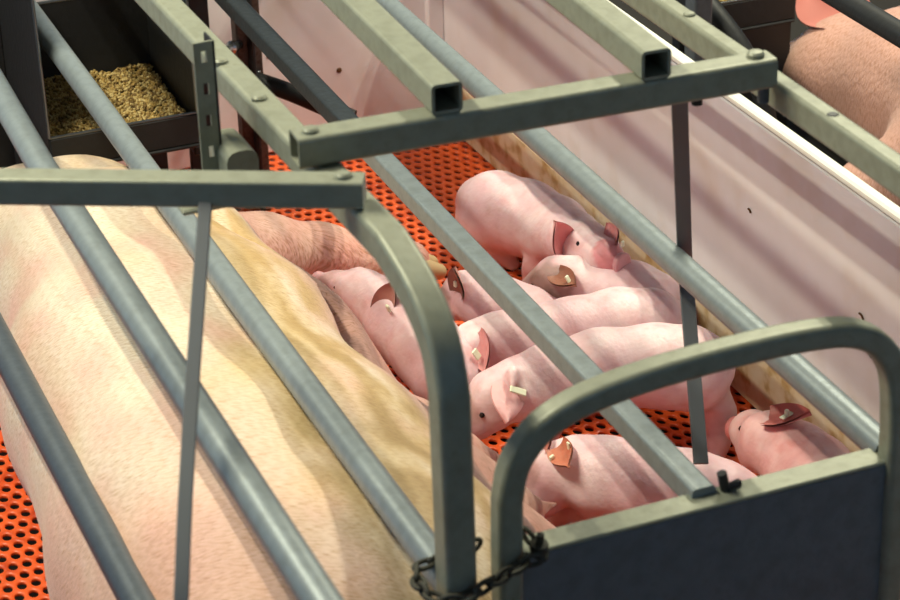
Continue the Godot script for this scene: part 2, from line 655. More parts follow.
# ---------------------------------------------------------------- the house
func room() -> void:
	var W := [
		["wall_back", Vector3(8.2, 2.9, 0.12), Vector3(1.5, 1.3, -6.06)],
		["wall_front", Vector3(8.2, 1.25, 0.12), Vector3(1.5, 0.475, 2.56)],
		["wall_front_top", Vector3(8.2, 0.65, 0.12), Vector3(1.5, 2.425, 2.56)],
		["wall_front_left", Vector3(2.6, 1.0, 0.12), Vector3(-1.3, 1.6, 2.56)],
		["wall_front_right", Vector3(2.6, 1.0, 0.12), Vector3(4.3, 1.6, 2.56)],
		["wall_left", Vector3(0.12, 1.15, 8.5), Vector3(-2.56, 0.425, -1.75)],
		["wall_left_top", Vector3(0.12, 0.55, 8.5), Vector3(-2.56, 2.475, -1.75)],
		["wall_left_back", Vector3(0.12, 1.2, 1.5), Vector3(-2.56, 1.6, -5.25)],
		["wall_left_front", Vector3(0.12, 1.2, 3.0), Vector3(-2.56, 1.6, 1.0)],
		["wall_right", Vector3(0.12, 2.9, 8.5), Vector3(5.56, 1.3, -1.75)]]
	for w in W:
		struct_mesh(w[0], bevel_box(w[1], 0.004), M.wall_paint, w[2])
	var wd := Node3D.new()
	wd.name = "added_window_1"  # unseen window, added behind the camera for bluish fill light
	add_child(wd)
	wd.set_meta("kind", "structure")
	for x in [0.02, 1.5, 2.98]:
		part("mullion", bevel_box(Vector3(0.05, 1.0, 0.06), 0.004), M.ceiling_paint, wd, Vector3(x, 1.6, 2.56))
	for y in [1.12, 2.08]:
		part("frame_rail", bevel_box(Vector3(3.0, 0.05, 0.06), 0.004), M.ceiling_paint, wd, Vector3(1.5, y, 2.56))
	for x in [0.76, 2.24]:
		part("pane", bevel_box(Vector3(1.44, 0.92, 0.005), 0.001), M.window_glass, wd, Vector3(x, 1.6, 2.56))
	wd = Node3D.new()
	wd.name = "added_window_2"  # unseen window, added so sky light fills the partition and rail sides
	add_child(wd)
	wd.set_meta("kind", "structure")
	for z in [-4.48, -2.5, -0.52]:
		part("mullion", bevel_box(Vector3(0.06, 1.2, 0.05), 0.004), M.ceiling_paint, wd, Vector3(-2.56, 1.6, z))
	for y in [1.02, 2.18]:
		part("frame_rail", bevel_box(Vector3(0.06, 0.05, 4.0), 0.004), M.ceiling_paint, wd, Vector3(-2.56, y, -2.5))
	for z in [-3.49, -1.51]:
		part("pane", bevel_box(Vector3(0.005, 1.12, 1.94), 0.001), M.window_glass, wd, Vector3(-2.56, 1.6, z))
	struct_mesh("ceiling", bevel_box(Vector3(8.2, 0.1, 8.7), 0.004), M.ceiling_paint, Vector3(1.5, 2.77, -1.75))
	struct_mesh("floor_aisle", bevel_box(Vector3(8.0, 0.4, 3.6), 0.01), M.concrete, Vector3(1.5, -0.2, 0.7))
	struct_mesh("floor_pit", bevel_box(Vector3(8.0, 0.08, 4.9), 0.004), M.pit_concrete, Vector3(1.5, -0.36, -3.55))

func slat_grid(x0: float, x1: float, z0: float, z1: float) -> ArrayMesh:
	# an orange plastic grating: rows of oblong holes, each cell with a chamfered rim and walls
	var st := Soup.new()
	var px := 0.0187
	var pz := 0.0245
	var sides := 12
	var nx := int((x1 - x0) / px)
	var nz := int((z1 - z0) / pz)
	var hexa := []
	for k in 6:
		hexa.append(Vector2(cos(PI / 6 + k * PI / 3), sin(PI / 6 + k * PI / 3)) * Vector2(px / sqrt(3.0), pz / 1.5))
	for r in nz:
		for c in nx:
			var o := Vector3(x0 + (c + (0.5 if r % 2 else 0.0)) * px, 0, z0 + r * pz)
			var outer := []
			var rim := []
			var lip := []
			var wall0 := []
			var wall1 := []
			for k in sides:
				var a := PI / 6 + TAU * k / sides
				var d := Vector2(cos(a), sin(a))
				# outer: corners of the cell and the middles of its sides
				var q: Vector2 = hexa[k / 2] if k % 2 == 0 else (hexa[k / 2] + hexa[(k / 2 + 1) % 6]) / 2
				outer.append(st.vert(o + Vector3(q.x, -0.0004, q.y), Vector3.UP))
				var e := Vector2(d.x * 0.0073, d.y * 0.0104)
				rim.append(st.vert(o + Vector3(e.x, -0.0006, e.y), Vector3(-d.x * 0.35, 1, -d.y * 0.35).normalized()))
				var i2 := Vector2(d.x * 0.0061, d.y * 0.0089)
				lip.append(st.vert(o + Vector3(i2.x, -0.0022, i2.y), Vector3(-d.x, 0.5, -d.y).normalized()))
				wall1.append(st.vert(o + Vector3(d.x * 0.0085, -0.007, d.y * 0.0112), Vector3(-d.x, 0, -d.y)))
			for k in sides:
				var k2 := (k + 1) % sides
				st.quad(outer[k], outer[k2], rim[k2], rim[k])
				st.quad(rim[k], rim[k2], lip[k2], lip[k])
				st.quad(lip[k], lip[k2], wall1[k2], wall1[k])
	return st.mesh()

func floor_slats() -> void:
	var f := Node3D.new()
	f.name = "floor"
	add_child(f)
	f.set_meta("kind", "structure")
	part("slat_grating", slat_grid(0.16, 1.565, -3.835, -1.6), M.orange_slat, f)
	for x in [0.2, 0.55, 0.9, 1.25, 1.5]:
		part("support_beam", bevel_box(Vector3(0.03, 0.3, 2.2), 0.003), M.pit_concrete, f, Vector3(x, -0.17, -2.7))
	var g := Node3D.new()
	g.name = "floor_001"
	add_child(g)
	g.set_meta("kind", "structure")
	part("solid_slab", bevel_box(Vector3(2.2, 0.04, 2.7), 0.004), M.pit_concrete, g, Vector3(2.7, -0.02, -3.2))

func boards() -> void:
	var t := thing("partition_board", Vector3(1.545, 0, -2.6), "long white plastic pen partition running behind the litter", "partition")
	part("upper_plank", bevel_box(Vector3(0.016, 0.338, 2.7), 0.002), M.white_board, t, Vector3(1.538, 0.103 + 0.169, -2.47))
	part("stained_plank", bevel_box(Vector3(0.016, 0.1, 2.7), 0.002), M.stained_board, t, Vector3(1.538, 0.052, -2.47))
	part("edge_strip", bevel_box(Vector3(0.018, 0.012, 2.7), 0.003), M.board_edge, t, Vector3(1.538, 0.449, -2.47))
	# bits of straw and dried dung stuck on the board
	for s in [[830, 0.245, -2.40, 0.014], [0, 0.28, -2.36, 0.006], [0, 0.235, -2.335, 0.004], [0, 0.305, -2.66, 0.004], [0, 0.115, -2.29, 0.008], [0, 0.07, -2.66, 0.007], [0, 0.075, -2.98, 0.006], [0, 0.05, -3.02, 0.008]]:
		var st := Soup.new()
		var y: float = s[1]
		var z: float = s[2]
		var L: float = s[3]
		sweep(st, curve([Vector3(1.5285, y + L * 0.4, z - L), Vector3(1.5285, y + L * 0.3, z), Vector3(1.5285, y - L * 0.5, z + L * 0.8)], 4), outline(0.0028, 0.0028, 0.0012, 2), Vector3.RIGHT)
		part("dung_speck", st.mesh(), M.dirt, t)
	var b := thing("end_board", Vector3(1.0, 0, -3.815), "white plastic end board closing the pen behind the feeder", "partition")
	part("board", bevel_box(Vector3(1.5, 0.46, 0.03), 0.003), M.white_board, b, Vector3(0.79, 0.235, -3.815))
	part("corner_strip", bevel_box(Vector3(0.03, 0.46, 0.03), 0.003), M.white_board, b, Vector3(1.515, 0.235, -3.80))
	for s in [[1.33, 0.14], [1.27, 0.12], [1.2, 0.19]]:
		var st := Soup.new()
		lathe(st, Vector3(s[0], s[1], -3.8005), Vector3.BACK, [[0.006, 0.0], [0.004, 0.002], [0.0, 0.003]], 8)
		part("dung_speck", st.mesh(), M.dirt, b)

func bolts(parent: Node, spots: Array, r := 0.0085) -> void:
	for p in spots:
		part("bolt", bolt_mesh(r, 0.006), M.galvanised_steel, parent, p)

# ---------------------------------------------------------------- the crate
func crate() -> void:
	# the side of the crate next to the litter: top rail bent down to a post, lower rail under it
	var t := thing("crate_side", Vector3(0.72, 0, -1.80), "galvanised crate side whose top rail bends down into the chained post", "crate side")
	var top := [Vector3(0.700, 0.746, -3.7), Vector3(0.716, 0.746, -2.15), Vector3(0.718, 0.746, -2.0)]
	top.append_array(curve([Vector3(0.719, 0.746, -1.93), Vector3(0.720, 0.726, -1.862), Vector3(0.7205, 0.694, -1.815), Vector3(0.721, 0.65, -1.797)], 4))
	top.append(Vector3(0.722, 0.5, -1.796))
	top.append(Vector3(0.724, -0.02, -1.796))
	part("top_rail", tube(top, 0.033, 0.035, 0.007), M.galvanised_steel, t)
	part("lower_rail", tube([Vector3(0.744, 0.42, -3.66), Vector3(0.733, 0.42, -2.6), Vector3(0.728, 0.42, -1.81)], 0.034, 0.034, 0.0165), M.blue_steel, t)
	part("bolt", bolt_mesh(), M.galvanised_steel, t, Vector3(0.704, 0.763, -2.41))
	part("bolt", bolt_mesh(), M.galvanised_steel, t, Vector3(0.709, 0.763, -2.29))
	part("rear_post", tube([Vector3(0.744, 0.44, -3.66), Vector3(0.744, -0.02, -3.66)], 0.04, 0.04, 0.008, Vector3.RIGHT), M.old_shaded_steel, t)
	# the far side of the crate, behind the sow's back
	t = thing("crate_side", Vector3(0.465, 0, -1.3), "galvanised crate side of two round rails along the sow's back", "crate side")
	part("top_rail", tube([Vector3(0.566, 0.58, -3.55), Vector3(0.537, 0.58, -2.64), Vector3(0.527, 0.58, -1.3)], 0.034, 0.034, 0.0165), M.blue_steel, t)
	part("lower_rail", tube([Vector3(0.474, 0.33, -3.5), Vector3(0.469, 0.33, -2.5), Vector3(0.466, 0.33, -1.3)], 0.036, 0.036, 0.0179), M.old_shaded_steel, t)  # its shade is put into the darker steel
	part("post", tube([Vector3(0.527, 0.61, -1.28), Vector3(0.466, 0.33, -1.28), Vector3(0.466, -0.02, -1.28)], 0.04, 0.04, 0.008, Vector3.RIGHT), M.old_shaded_steel, t)
	# cross bar from the crate over to the outer wall
	t = thing("cross_bar", Vector3(0.56, 0.763, -2.05), "short galvanised box bar bolted across the crate above the sow", "bar")
	var d1 := (Vector3(0.395, 0.784, -2.155) - Vector3(0.713, 0.784, -1.990)).normalized()
	part("box_tube", tube([Vector3(0.716, 0.779, -1.989), Vector3(0.716, 0.779, -1.989) + d1 * 1.15], 0.030, 0.029, 0.004), M.galvanised_steel, t)
	part("bolt", bolt_mesh(), M.galvanised_steel, t, Vector3(0.716, 0.793, -1.989) + d1 * 0.02)
	# perforated angle and clamp behind it
	var br := thing("perforated_angle", Vector3(0.655, 0.70, -2.30), "upright slotted steel angle clamped beside the crate's top rail", "bracket")
	bracket(br)
	# hanging flat strap
	var st := Soup.new()
	sweep(st, curve([Vector3(0.576, 0.775, -2.055), Vector3(0.536, 0.710, -1.968), Vector3(0.496, 0.645, -1.880), Vector3(0.462, 0.590, -1.802), Vector3(0.435, 0.540, -1.738), Vector3(0.419, 0.500, -1.707)], 5), outline(0.0135, 0.005, 0.0012, 2), Vector3(-0.33, 0.46, 0.82))
	tag(part("drop_strap", st.mesh(), M.strap_steel, self), "thin bowed flat steel strap hanging in front of the sow", "strap")
	# long cross bar over the litter, carrying two box rails
	t = thing("cross_bar", Vector3(0.95, 0.763, -2.09), "long galvanised box bar spanning from the crate to the partition rail", "bar")
	part("box_tube", tube([Vector3(0.686, 0.781, -2.108), Vector3(1.218, 0.781, -2.086)], 0.034, 0.034, 0.006, Vector3.UP, 0.003), M.galvanised_steel, t)
	part("box_rail", tube([Vector3(0.845, 0.8145, -2.088), Vector3(0.895, 0.8145, -3.7)], 0.034, 0.033, 0.005, Vector3.UP, 0.0035), M.galvanised_steel, t)
	part("box_rail", tube([Vector3(1.076, 0.8145, -2.076), Vector3(1.13, 0.8145, -3.7)], 0.034, 0.033, 0.005, Vector3.UP, 0.0035), M.galvanised_steel, t)
	part("bolt", bolt_mesh(), M.galvanised_steel, t, Vector3(0.703, 0.7975, -2.106))
	part("bolt", bolt_mesh(0.0095, 0.007), M.galvanised_steel, t, Vector3(1.200, 0.7975, -2.087))
	part("bolt_end", bolt_mesh(0.006, 0.02), M.dark_steel, t, Vector3(1.135, 0.752, -2.095))
	st = Soup.new()
	sweep(st, curve([Vector3(1.121, 0.79, -2.112), Vector3(1.1945, 0.6025, -2.237), Vector3(1.254, 0.450, -2.338), Vector3(1.268, 0.408, -2.360), Vector3(1.256, 0.34, -2.322), Vector3(1.213, 0.222, -2.207)], 5), outline(0.0185, 0.005, 0.0012, 2), Vector3(-0.33, 0.46, 0.82))
	part("drop_strap", st.mesh(), M.strap_steel, t)
	# rail along the top of the partition
	t = thing("partition_rail", Vector3(1.22, 0.72, -2.3), "drilled galvanised box rail running above the white partition", "rail")
	part("box_tube", tube([Vector3(1.245, 0.746, -3.75), Vector3(1.238, 0.746, -2.1), Vector3(1.230, 0.746, -1.3)], 0.024, 0.034, 0.006), M.galvanised_steel, t)
	part("bolt", bolt_mesh(0.007, 0.004), M.galvanised_steel, t, Vector3(1.239, 0.7625, -2.31))
	st = Soup.new()
	lathe(st, Vector3(1.236, 0.7632, -1.985), Vector3.UP, [[0.0065, 0.0], [0.0055, 0.0007], [0.0, 0.0007]], 12)
	part("drill_hole", st.mesh(), M.plain_black, t)
	part("clamp_bolt", tube([Vector3(1.213, 0.766, -2.09), Vector3(1.213, 0.742, -2.09)], 0.012, 0.012, 0.005, Vector3.RIGHT), M.old_shaded_steel, t)
	# two guard rails over the piglets
	tag(part("guard_rail", tube([Vector3(1.2500, 0.44, -3.78), Vector3(1.238, 0.44, -2.6), Vector3(1.2275, 0.44, -1.83)], 0.033, 0.033, 0.0155), M.blue_steel, self), "round galvanised guard rail along the partition side of the litter", "rail")
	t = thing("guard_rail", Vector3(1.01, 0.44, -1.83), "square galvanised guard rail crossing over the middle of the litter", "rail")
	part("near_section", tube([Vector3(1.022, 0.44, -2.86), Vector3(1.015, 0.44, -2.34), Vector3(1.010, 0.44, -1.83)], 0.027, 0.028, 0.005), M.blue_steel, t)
	part("far_section", tube([Vector3(1.032, 0.44, -3.6), Vector3(1.022, 0.44, -2.855)], 0.029, 0.030, 0.006), M.old_dark, t)  # far part of the rail, in a darker steel than the near part

func bracket(t: Node3D) -> void:
	# two flanges of a slotted angle; the slots are holes in the sheet
	var o := Vector3(0.636, 0.655, -2.275)
	var slotted := Soup.new()
	var w := 0.022
	var hgt := 0.19
	var ys := [0.0]
	for k in 5:
		ys.append(0.022 + k * 0.036)
		ys.append(0.022 + k * 0.036 + 0.014)
	ys.append(hgt)
	for k in ys.size() - 1:
		var y0: float = ys[k]
		var y1: float = ys[k + 1]
		var spans: Array = [[0.0, w]] if k % 2 == 0 else [[0.0, 0.008], [0.014, w]]
		for s in spans:
			for face in [-1.0, 1.0]:
				var z: float = 0.0015 * face
				slotted.flat(o + Vector3(s[0], y0, z), o + Vector3(s[1], y0, z), o + Vector3(s[1], y1, z), o + Vector3(s[0], y1, z), Vector3(0, 0, face))
			for q in 2:
				slotted.flat(o + Vector3(s[q], y0, -0.0015), o + Vector3(s[q], y1, -0.0015), o + Vector3(s[q], y1, 0.0015), o + Vector3(s[q], y0, 0.0015), Vector3(-1 if q == 0 else 1, 0, 0))
	slotted.flat(o + Vector3(0, hgt, -0.0015), o + Vector3(w, hgt, -0.0015), o + Vector3(w, hgt, 0.0015), o + Vector3(0, hgt, 0.0015), Vector3.UP)
	part("slotted_flange", slotted.mesh(), M.galvanised_steel, t)
	part("plain_flange", bevel_box(Vector3(0.003, hgt, 0.03), 0.001), M.dark_steel, t, o + Vector3(w, hgt / 2, -0.013))
	part("clamp_plate", bevel_box(Vector3(0.075, 0.006, 0.05), 0.002), M.galvanised_steel, t, o + Vector3(0.0, 0.02, 0.02))
	part("clamp_block", tube([o + Vector3(0.035, 0.05, -0.03), o + Vector3(0.035, 0.05, 0.035)], 0.035, 0.05, 0.012), M.galvanised_steel, t)
	part("bolt", tube([o + Vector3(-0.02, 0.03, 0.01), o + Vector3(0.06, 0.03, 0.01)], 0.012, 0.012, 0.0055), M.old_shaded_steel, t)

func gate() -> void:
	var z := -1.815
	var t := thing("gate", Vector3(1.0, 0, z), "galvanised hoop gate with a dark sheet panel, in the foreground", "gate")
	var hp := []
	for p in [[0.784, -0.02], [0.784, 0.30], [0.784, 0.45]]:
		hp.append(Vector3(p[0], p[1], z))
	var bend := []
	for p in [[0.785, 0.507], [0.792, 0.543], [0.809, 0.569], [0.833, 0.587], [0.87, 0.600], [0.929, 0.609], [0.995, 0.613], [1.072, 0.614], [1.129, 0.611], [1.164, 0.604], [1.191, 0.589], [1.212, 0.561], [1.221, 0.53], [1.225, 0.475]]:
		bend.append(Vector3(p[0], p[1], z))
	hp.append_array(curve(bend, 3))
	hp.append(Vector3(1.227, 0.3, z))
	hp.append(Vector3(1.227, -0.02, z))
	part("hoop", tube(hp, 0.0275, 0.029, 0.008, Vector3(0, 0, 1)), M.galvanised_steel, t)
	part("sheet_panel", bevel_box(Vector3(0.432, 0.43, 0.004), 0.0015), M.gate_sheet, t, Vector3(1.0055, 0.225, z + 0.004))
	part("top_flange", bevel_box(Vector3(0.42, 0.005, 0.032), 0.0015), M.galvanised_steel, t, Vector3(1.0055, 0.4415, z - 0.010))
	part("fastening_peg", tube([Vector3(1.035, 0.443, z - 0.015), Vector3(1.030, 0.466, z - 0.015)], 0.010, 0.010, 0.004, Vector3.RIGHT), M.plain_black, t)
	part("fastening_peg", tube([Vector3(1.036, 0.447, z - 0.015), Vector3(1.053, 0.447, z - 0.019)], 0.008, 0.007, 0.003), M.plain_black, t)
	# chain between the gate and the crate post
	var c := thing("fastening_chain", Vector3(0.75, 0.42, -1.79), "dark iron chain tying the gate to the crate post", "chain")
	var way: Array = curve([Vector3(0.806, 0.462, -1.822), Vector3(0.812, 0.448, -1.795), Vector3(0.797, 0.446, -1.793), Vector3(0.772, 0.440, -1.790), Vector3(0.744, 0.445, -1.773), Vector3(0.714, 0.438, -1.771), Vector3(0.693, 0.440, -1.785), Vector3(0.690, 0.438, -1.812), Vector3(0.702, 0.438, -1.84), Vector3(0.74, 0.442, -1.838), Vector3(0.765, 0.448, -1.842)], 8)
	var lens := [0.0]
	for k in way.size() - 1:
		lens.append(lens[k] + (way[k + 1] - way[k]).length())
	var total: float = lens[lens.size() - 1]
	var n := int(total / 0.0165)
	for k in n:
		var want := total * (k + 0.5) / n
		var q := 0
		while q < lens.size() - 2 and lens[q + 1] < want: q += 1
		var p: Vector3 = way[q].lerp(way[q + 1], (want - lens[q]) / max(lens[q + 1] - lens[q], 1e-6))
		var dir: Vector3 = (way[min(q + 2, way.size() - 1)] - way[max(q - 1, 0)]).normalized()
		var a := dir.cross(Vector3.UP).normalized()
		var side := a if k % 2 else dir.cross(a).normalized()
		var loop := []
		for s in 15:
			var ang := TAU * s / 14.0
			loop.append(p + dir * cos(ang) * 0.0115 + side * sin(ang) * 0.0062)
		part("link", tube(loop, 0.0052, 0.0052, 0.0025, dir.cross(side)), M.chain_iron, c)
	var st := Soup.new()
	lathe(st, Vector3(0.812, 0.452, -1.80), Vector3(0, 1, 0.2), [[0.0, 0.0], [0.009, 0.0], [0.009, 0.008], [0.004, 0.009], [0.004, 0.02], [0.0, 0.021]], 8)
	part("snap_hook", st.mesh(), M.chain_iron, c)

# ---------------------------------------------------------------- feeder
func feeder_shell(called: String, x0: float, x1: float, zf: float, label: String) -> Node3D:
	var t := thing(called, Vector3((x0 + x1) / 2, 0.2, zf - 0.12), label, "feeder")
	var side := PackedVector2Array([Vector2(0, 0.30), Vector2(-0.012, 0.56), Vector2(-0.27, 0.56), Vector2(-0.27, 0.235), Vector2(0, 0.245)])
	for x in [x0, x1]:
		part("side_plate", sheet(side, Vector3(x, 0, zf), Vector3.BACK, Vector3.UP, 0.004), M.dark_steel, t)
	part("front_lip", bevel_box(Vector3(x1 - x0, 0.05, 0.006), 0.002), M.dark_steel, t, Vector3((x0 + x1) / 2, 0.273, zf))
	part("lip_edge", tube([Vector3(x0, 0.2995, zf), Vector3(x1, 0.2995, zf)], 0.005, 0.005, 0.0024), M.stainless, t)
	part("side_edge", tube([Vector3(x0, 0.30, zf + 0.001), Vector3(x0, 0.56, zf - 0.011)], 0.005, 0.005, 0.0024, Vector3.RIGHT), M.stainless, t)
	part("side_edge", tube([Vector3(x1, 0.30, zf + 0.001), Vector3(x1, 0.56, zf - 0.011)], 0.005, 0.005, 0.0024, Vector3.RIGHT), M.stainless, t)
	part("back_plate", bevel_box(Vector3(x1 - x0, 0.2, 0.005), 0.002), M.dark_steel, t, Vector3((x0 + x1) / 2, 0.325, zf - 0.25))
	part("back_edge", tube([Vector3(x0, 0.425, zf - 0.25), Vector3(x1, 0.425, zf - 0.25)], 0.006, 0.006, 0.0028), M.stainless, t)
	part("tray_bottom", bevel_box(Vector3(x1 - x0, 0.006, 0.26), 0.002), M.dark_steel, t, Vector3((x0 + x1) / 2, 0.245, zf - 0.125))
	return t

func pellets(label: String, x0: float, x1: float, z0: float, z1: float, y0: float, y1: float, n: int) -> void:
	var st := Soup.new()
	lathe(st, Vector3(0, -0.0035, 0), Vector3.UP, [[0.0, 0.0], [0.0018, 0.0005], [0.0021, 0.0035], [0.0018, 0.0065], [0.0, 0.007]], 6)
	var mm := MultiMesh.new()
	mm.transform_format = MultiMesh.TRANSFORM_3D
	mm.use_colors = true
	mm.mesh = st.mesh()
	mm.instance_count = n
	var cols: Array[Color] = [lin(176, 150, 92), lin(150, 122, 66), lin(196, 172, 116), lin(118, 92, 50), lin(164, 132, 70)]
	for k in n:
		var x := rng.randf_range(x0, x1)
		var z := rng.randf_range(z0, z1)
		var f := (z1 - z) / (z1 - z0)
		var heap := 0.02 * noise.get_noise_2d(x * 3.0, z * 3.0) - 0.012 * pow(absf((x - (x0 + x1) / 2) / (x1 - x0) * 2.0), 3.0)
		var y: float = lerpf(y0, y1, f) + heap * 0.3 - rng.randf() * 0.006
		var b := Basis.from_euler(Vector3(rng.randf() * TAU, rng.randf() * TAU, rng.randf() * TAU))
		mm.set_instance_transform(k, Transform3D(b, Vector3(x, y, z)))
		mm.set_instance_color(k, cols[rng.randi() % cols.size()])
	var o := MultiMeshInstance3D.new()
	o.name = numbered("feed_pellets")
	o.multimesh = mm
	o.material_override = M.feed
	add_child(o)
	o.set_meta("kind", "stuff")
	tag(o, label, "feed")

func feeder() -> void:
	var t := feeder_shell("feed_trough", 0.702, 0.938, -3.36, "dark steel feed trough heaped with pellets behind the sow")
	part("leg", tube([Vector3(0.71, 0.24, -3.60), Vector3(0.71, -0.02, -3.60)], 0.03, 0.03, 0.004, Vector3.RIGHT), M.dark_steel, t)
	part("leg", tube([Vector3(0.93, 0.24, -3.60), Vector3(0.93, -0.02, -3.60)], 0.03, 0.03, 0.004, Vector3.RIGHT), M.dark_steel, t)
	pellets("yellow brown feed pellets heaped in the trough behind the sow", 0.708, 0.932, -3.605, -3.366, 0.283, 0.297, 5200)
	part("backing_sheet", bevel_box(Vector3(0.30, 0.5, 0.006), 0.002), M.dark_steel, t, Vector3(0.55, 0.33, -3.63))
	# uprights behind the trough
	t = thing("feeder_upright", Vector3(1.02, 0, -3.6), "broad grey steel upright beside the feed trough", "post")
	part("flat_post", bevel_box(Vector3(0.05, 0.8, 0.012), 0.003), M.dark_steel, t, Vector3(1.012, 0.38, -3.6))
	t = thing("feeder_upright", Vector3(1.1, 0, -3.6), "brown rusty steel upright with a chrome nut beside the trough", "post")
	part("channel_post", bevel_box(Vector3(0.044, 0.8, 0.03), 0.004), M.rusty_post, t, Vector3(1.106, 0.38, -3.62))
	part("channel_lip", bevel_box(Vector3(0.006, 0.8, 0.04), 0.002), M.dark_steel, t, Vector3(1.105, 0.38, -3.60))
	var st := Soup.new()
	lathe(st, Vector3(1.088, 0.30, -3.605), Vector3(-0.8, 0.1, 0.6), [[0.0, 0.0], [0.009, 0.0], [0.009, 0.014], [0.012, 0.014], [0.012, 0.024], [0.008, 0.028], [0.007, 0.036], [0.0, 0.037]], 10)
	part("chrome_nut", st.mesh(), M.chrome_bolt, t)
	part("bolt", bolt_mesh(0.005, 0.004), M.chrome_bolt, t, Vector3(1.118, 0.245, -3.605))
	part("water_pipe", tube(curve([Vector3(1.108, 0.235, -3.60), Vector3(1.15, 0.225, -3.55), Vector3(1.20, 0.205, -3.50), Vector3(1.235, 0.19, -3.47)], 4), 0.03, 0.03, 0.0148), M.dark_steel, t)
	t = thing("steel_clamp", Vector3(0.97, 0.15, -3.5), "small black clamp under the feeder uprights", "clamp")
	part("jaw", bevel_box(Vector3(0.05, 0.02, 0.03), 0.004), M.dark_steel, t, Vector3(0.975, 0.20, -3.45))
	part("foot", tube([Vector3(0.975, 0.20, -3.45), Vector3(0.975, -0.02, -3.45)], 0.012, 0.012, 0.005, Vector3.RIGHT), M.dark_steel, t)

# ---------------------------------------------------------------- the pen next door
func neighbours() -> void:
	var t := feeder_shell("feed_trough", 1.86, 2.04, -3.42, "dark feed trough next door with pellets above the far sow's head")
	part("leg", tube([Vector3(1.95, 0.24, -3.66), Vector3(1.95, -0.02, -3.66)], 0.03, 0.03, 0.004, Vector3.RIGHT), M.dark_steel, t)
	part("shaded_apron", bevel_box(Vector3(0.18, 0.25, 0.006), 0.002), M.plain_black, t, Vector3(1.95, 0.125, -3.43))  # shadowed lower body of the trough, the shade put in as black
	pellets("feed pellets in the trough of the neighbouring pen", 1.866, 2.034, -3.665, -3.426, 0.275, 0.29, 3000)
	tag(part("neighbour_upright", tube([Vector3(1.76, 0.8, -3.25), Vector3(1.76, -0.02, -3.25)], 0.035, 0.035, 0.006, Vector3.RIGHT), M.old_shaded_steel, self), "grey square upright beyond the partition rail", "post")
	tag(part("water_hose", tube(curve([Vector3(1.78, 0.42, -3.5), Vector3(1.80, 0.36, -3.3), Vector3(1.84, 0.26, -3.2), Vector3(1.86, 0.1, -3.16), Vector3(1.86, -0.01, -3.15)], 6), 0.032, 0.032, 0.0158), M.dark_steel, self), "dark bent water pipe beyond the partition", "pipe")
	tag(part("neighbour_rail", tube([Vector3(1.80, 0.50, -3.1), Vector3(1.80, 0.50, -1.6)], 0.034, 0.034, 0.0165), M.dark_steel, self), "dark round crate rail across the neighbouring sow", "rail")
	# the other sow
	var B := Body.new()
	B.setup(Vector3(1.75, -0.02, -3.72), Vector3(2.72, 0.5, -1.9), 0.017)
	B.chain([[2.20, 0.2, -2.2, 0.2], [2.20, 0.2, -2.7, 0.2], [2.20, 0.19, -3.0, 0.18]], 0.05)
	B.chain([[2.34, 0.17, -2.3, 0.16], [2.32, 0.17, -3.0, 0.15]], 0.08)
	B.chain([[2.20, 0.19, -3.0, 0.18], [2.17, 0.17, -3.2, 0.14], [2.13, 0.14, -3.36, 0.11], [2.09, 0.09, -3.52, 0.06]], 0.04)
	B.chain([[2.08, 0.17, -2.95, 0.12], [1.98, 0.1, -3.02, 0.06], [1.88, 0.04, -3.08, 0.04]], 0.03)
	B.carve(Vector3(2.02, 0.33, -3.12), Vector3(2.3, 0.36, -3.14), 0.015, 0.012, 0.04)
	B.floor_cut(0.0)
	var st := Soup.new()
	var base := lin(208, 162, 152)
	var tan := lin(192, 148, 126)
	B.add_to(st, func(p, _n): return base.lerp(tan, smoothstep(-0.1, 0.35, noise.get_noise_3d(p.x * 0.4, p.y * 0.4, p.z * 0.4))), func(p): return Vector2(p.z * 0.8, p.x * 2.2 + p.y * 2.0))
	add_ear(st, Vector3(2.12, 0.23, -3.36), Vector3(2.13, 0.24, -3.54), 0.12, Vector3(-0.3, 0.8, 0.5), lin(226, 150, 154), lin(224, 146, 150))
	var s := thing("neighbour_sow", Vector3(2.2, 0, -2.8), "reddish pink sow lying at her trough beyond the partition", "pig")
	part("body", st.mesh(), M.sow_skin, s)

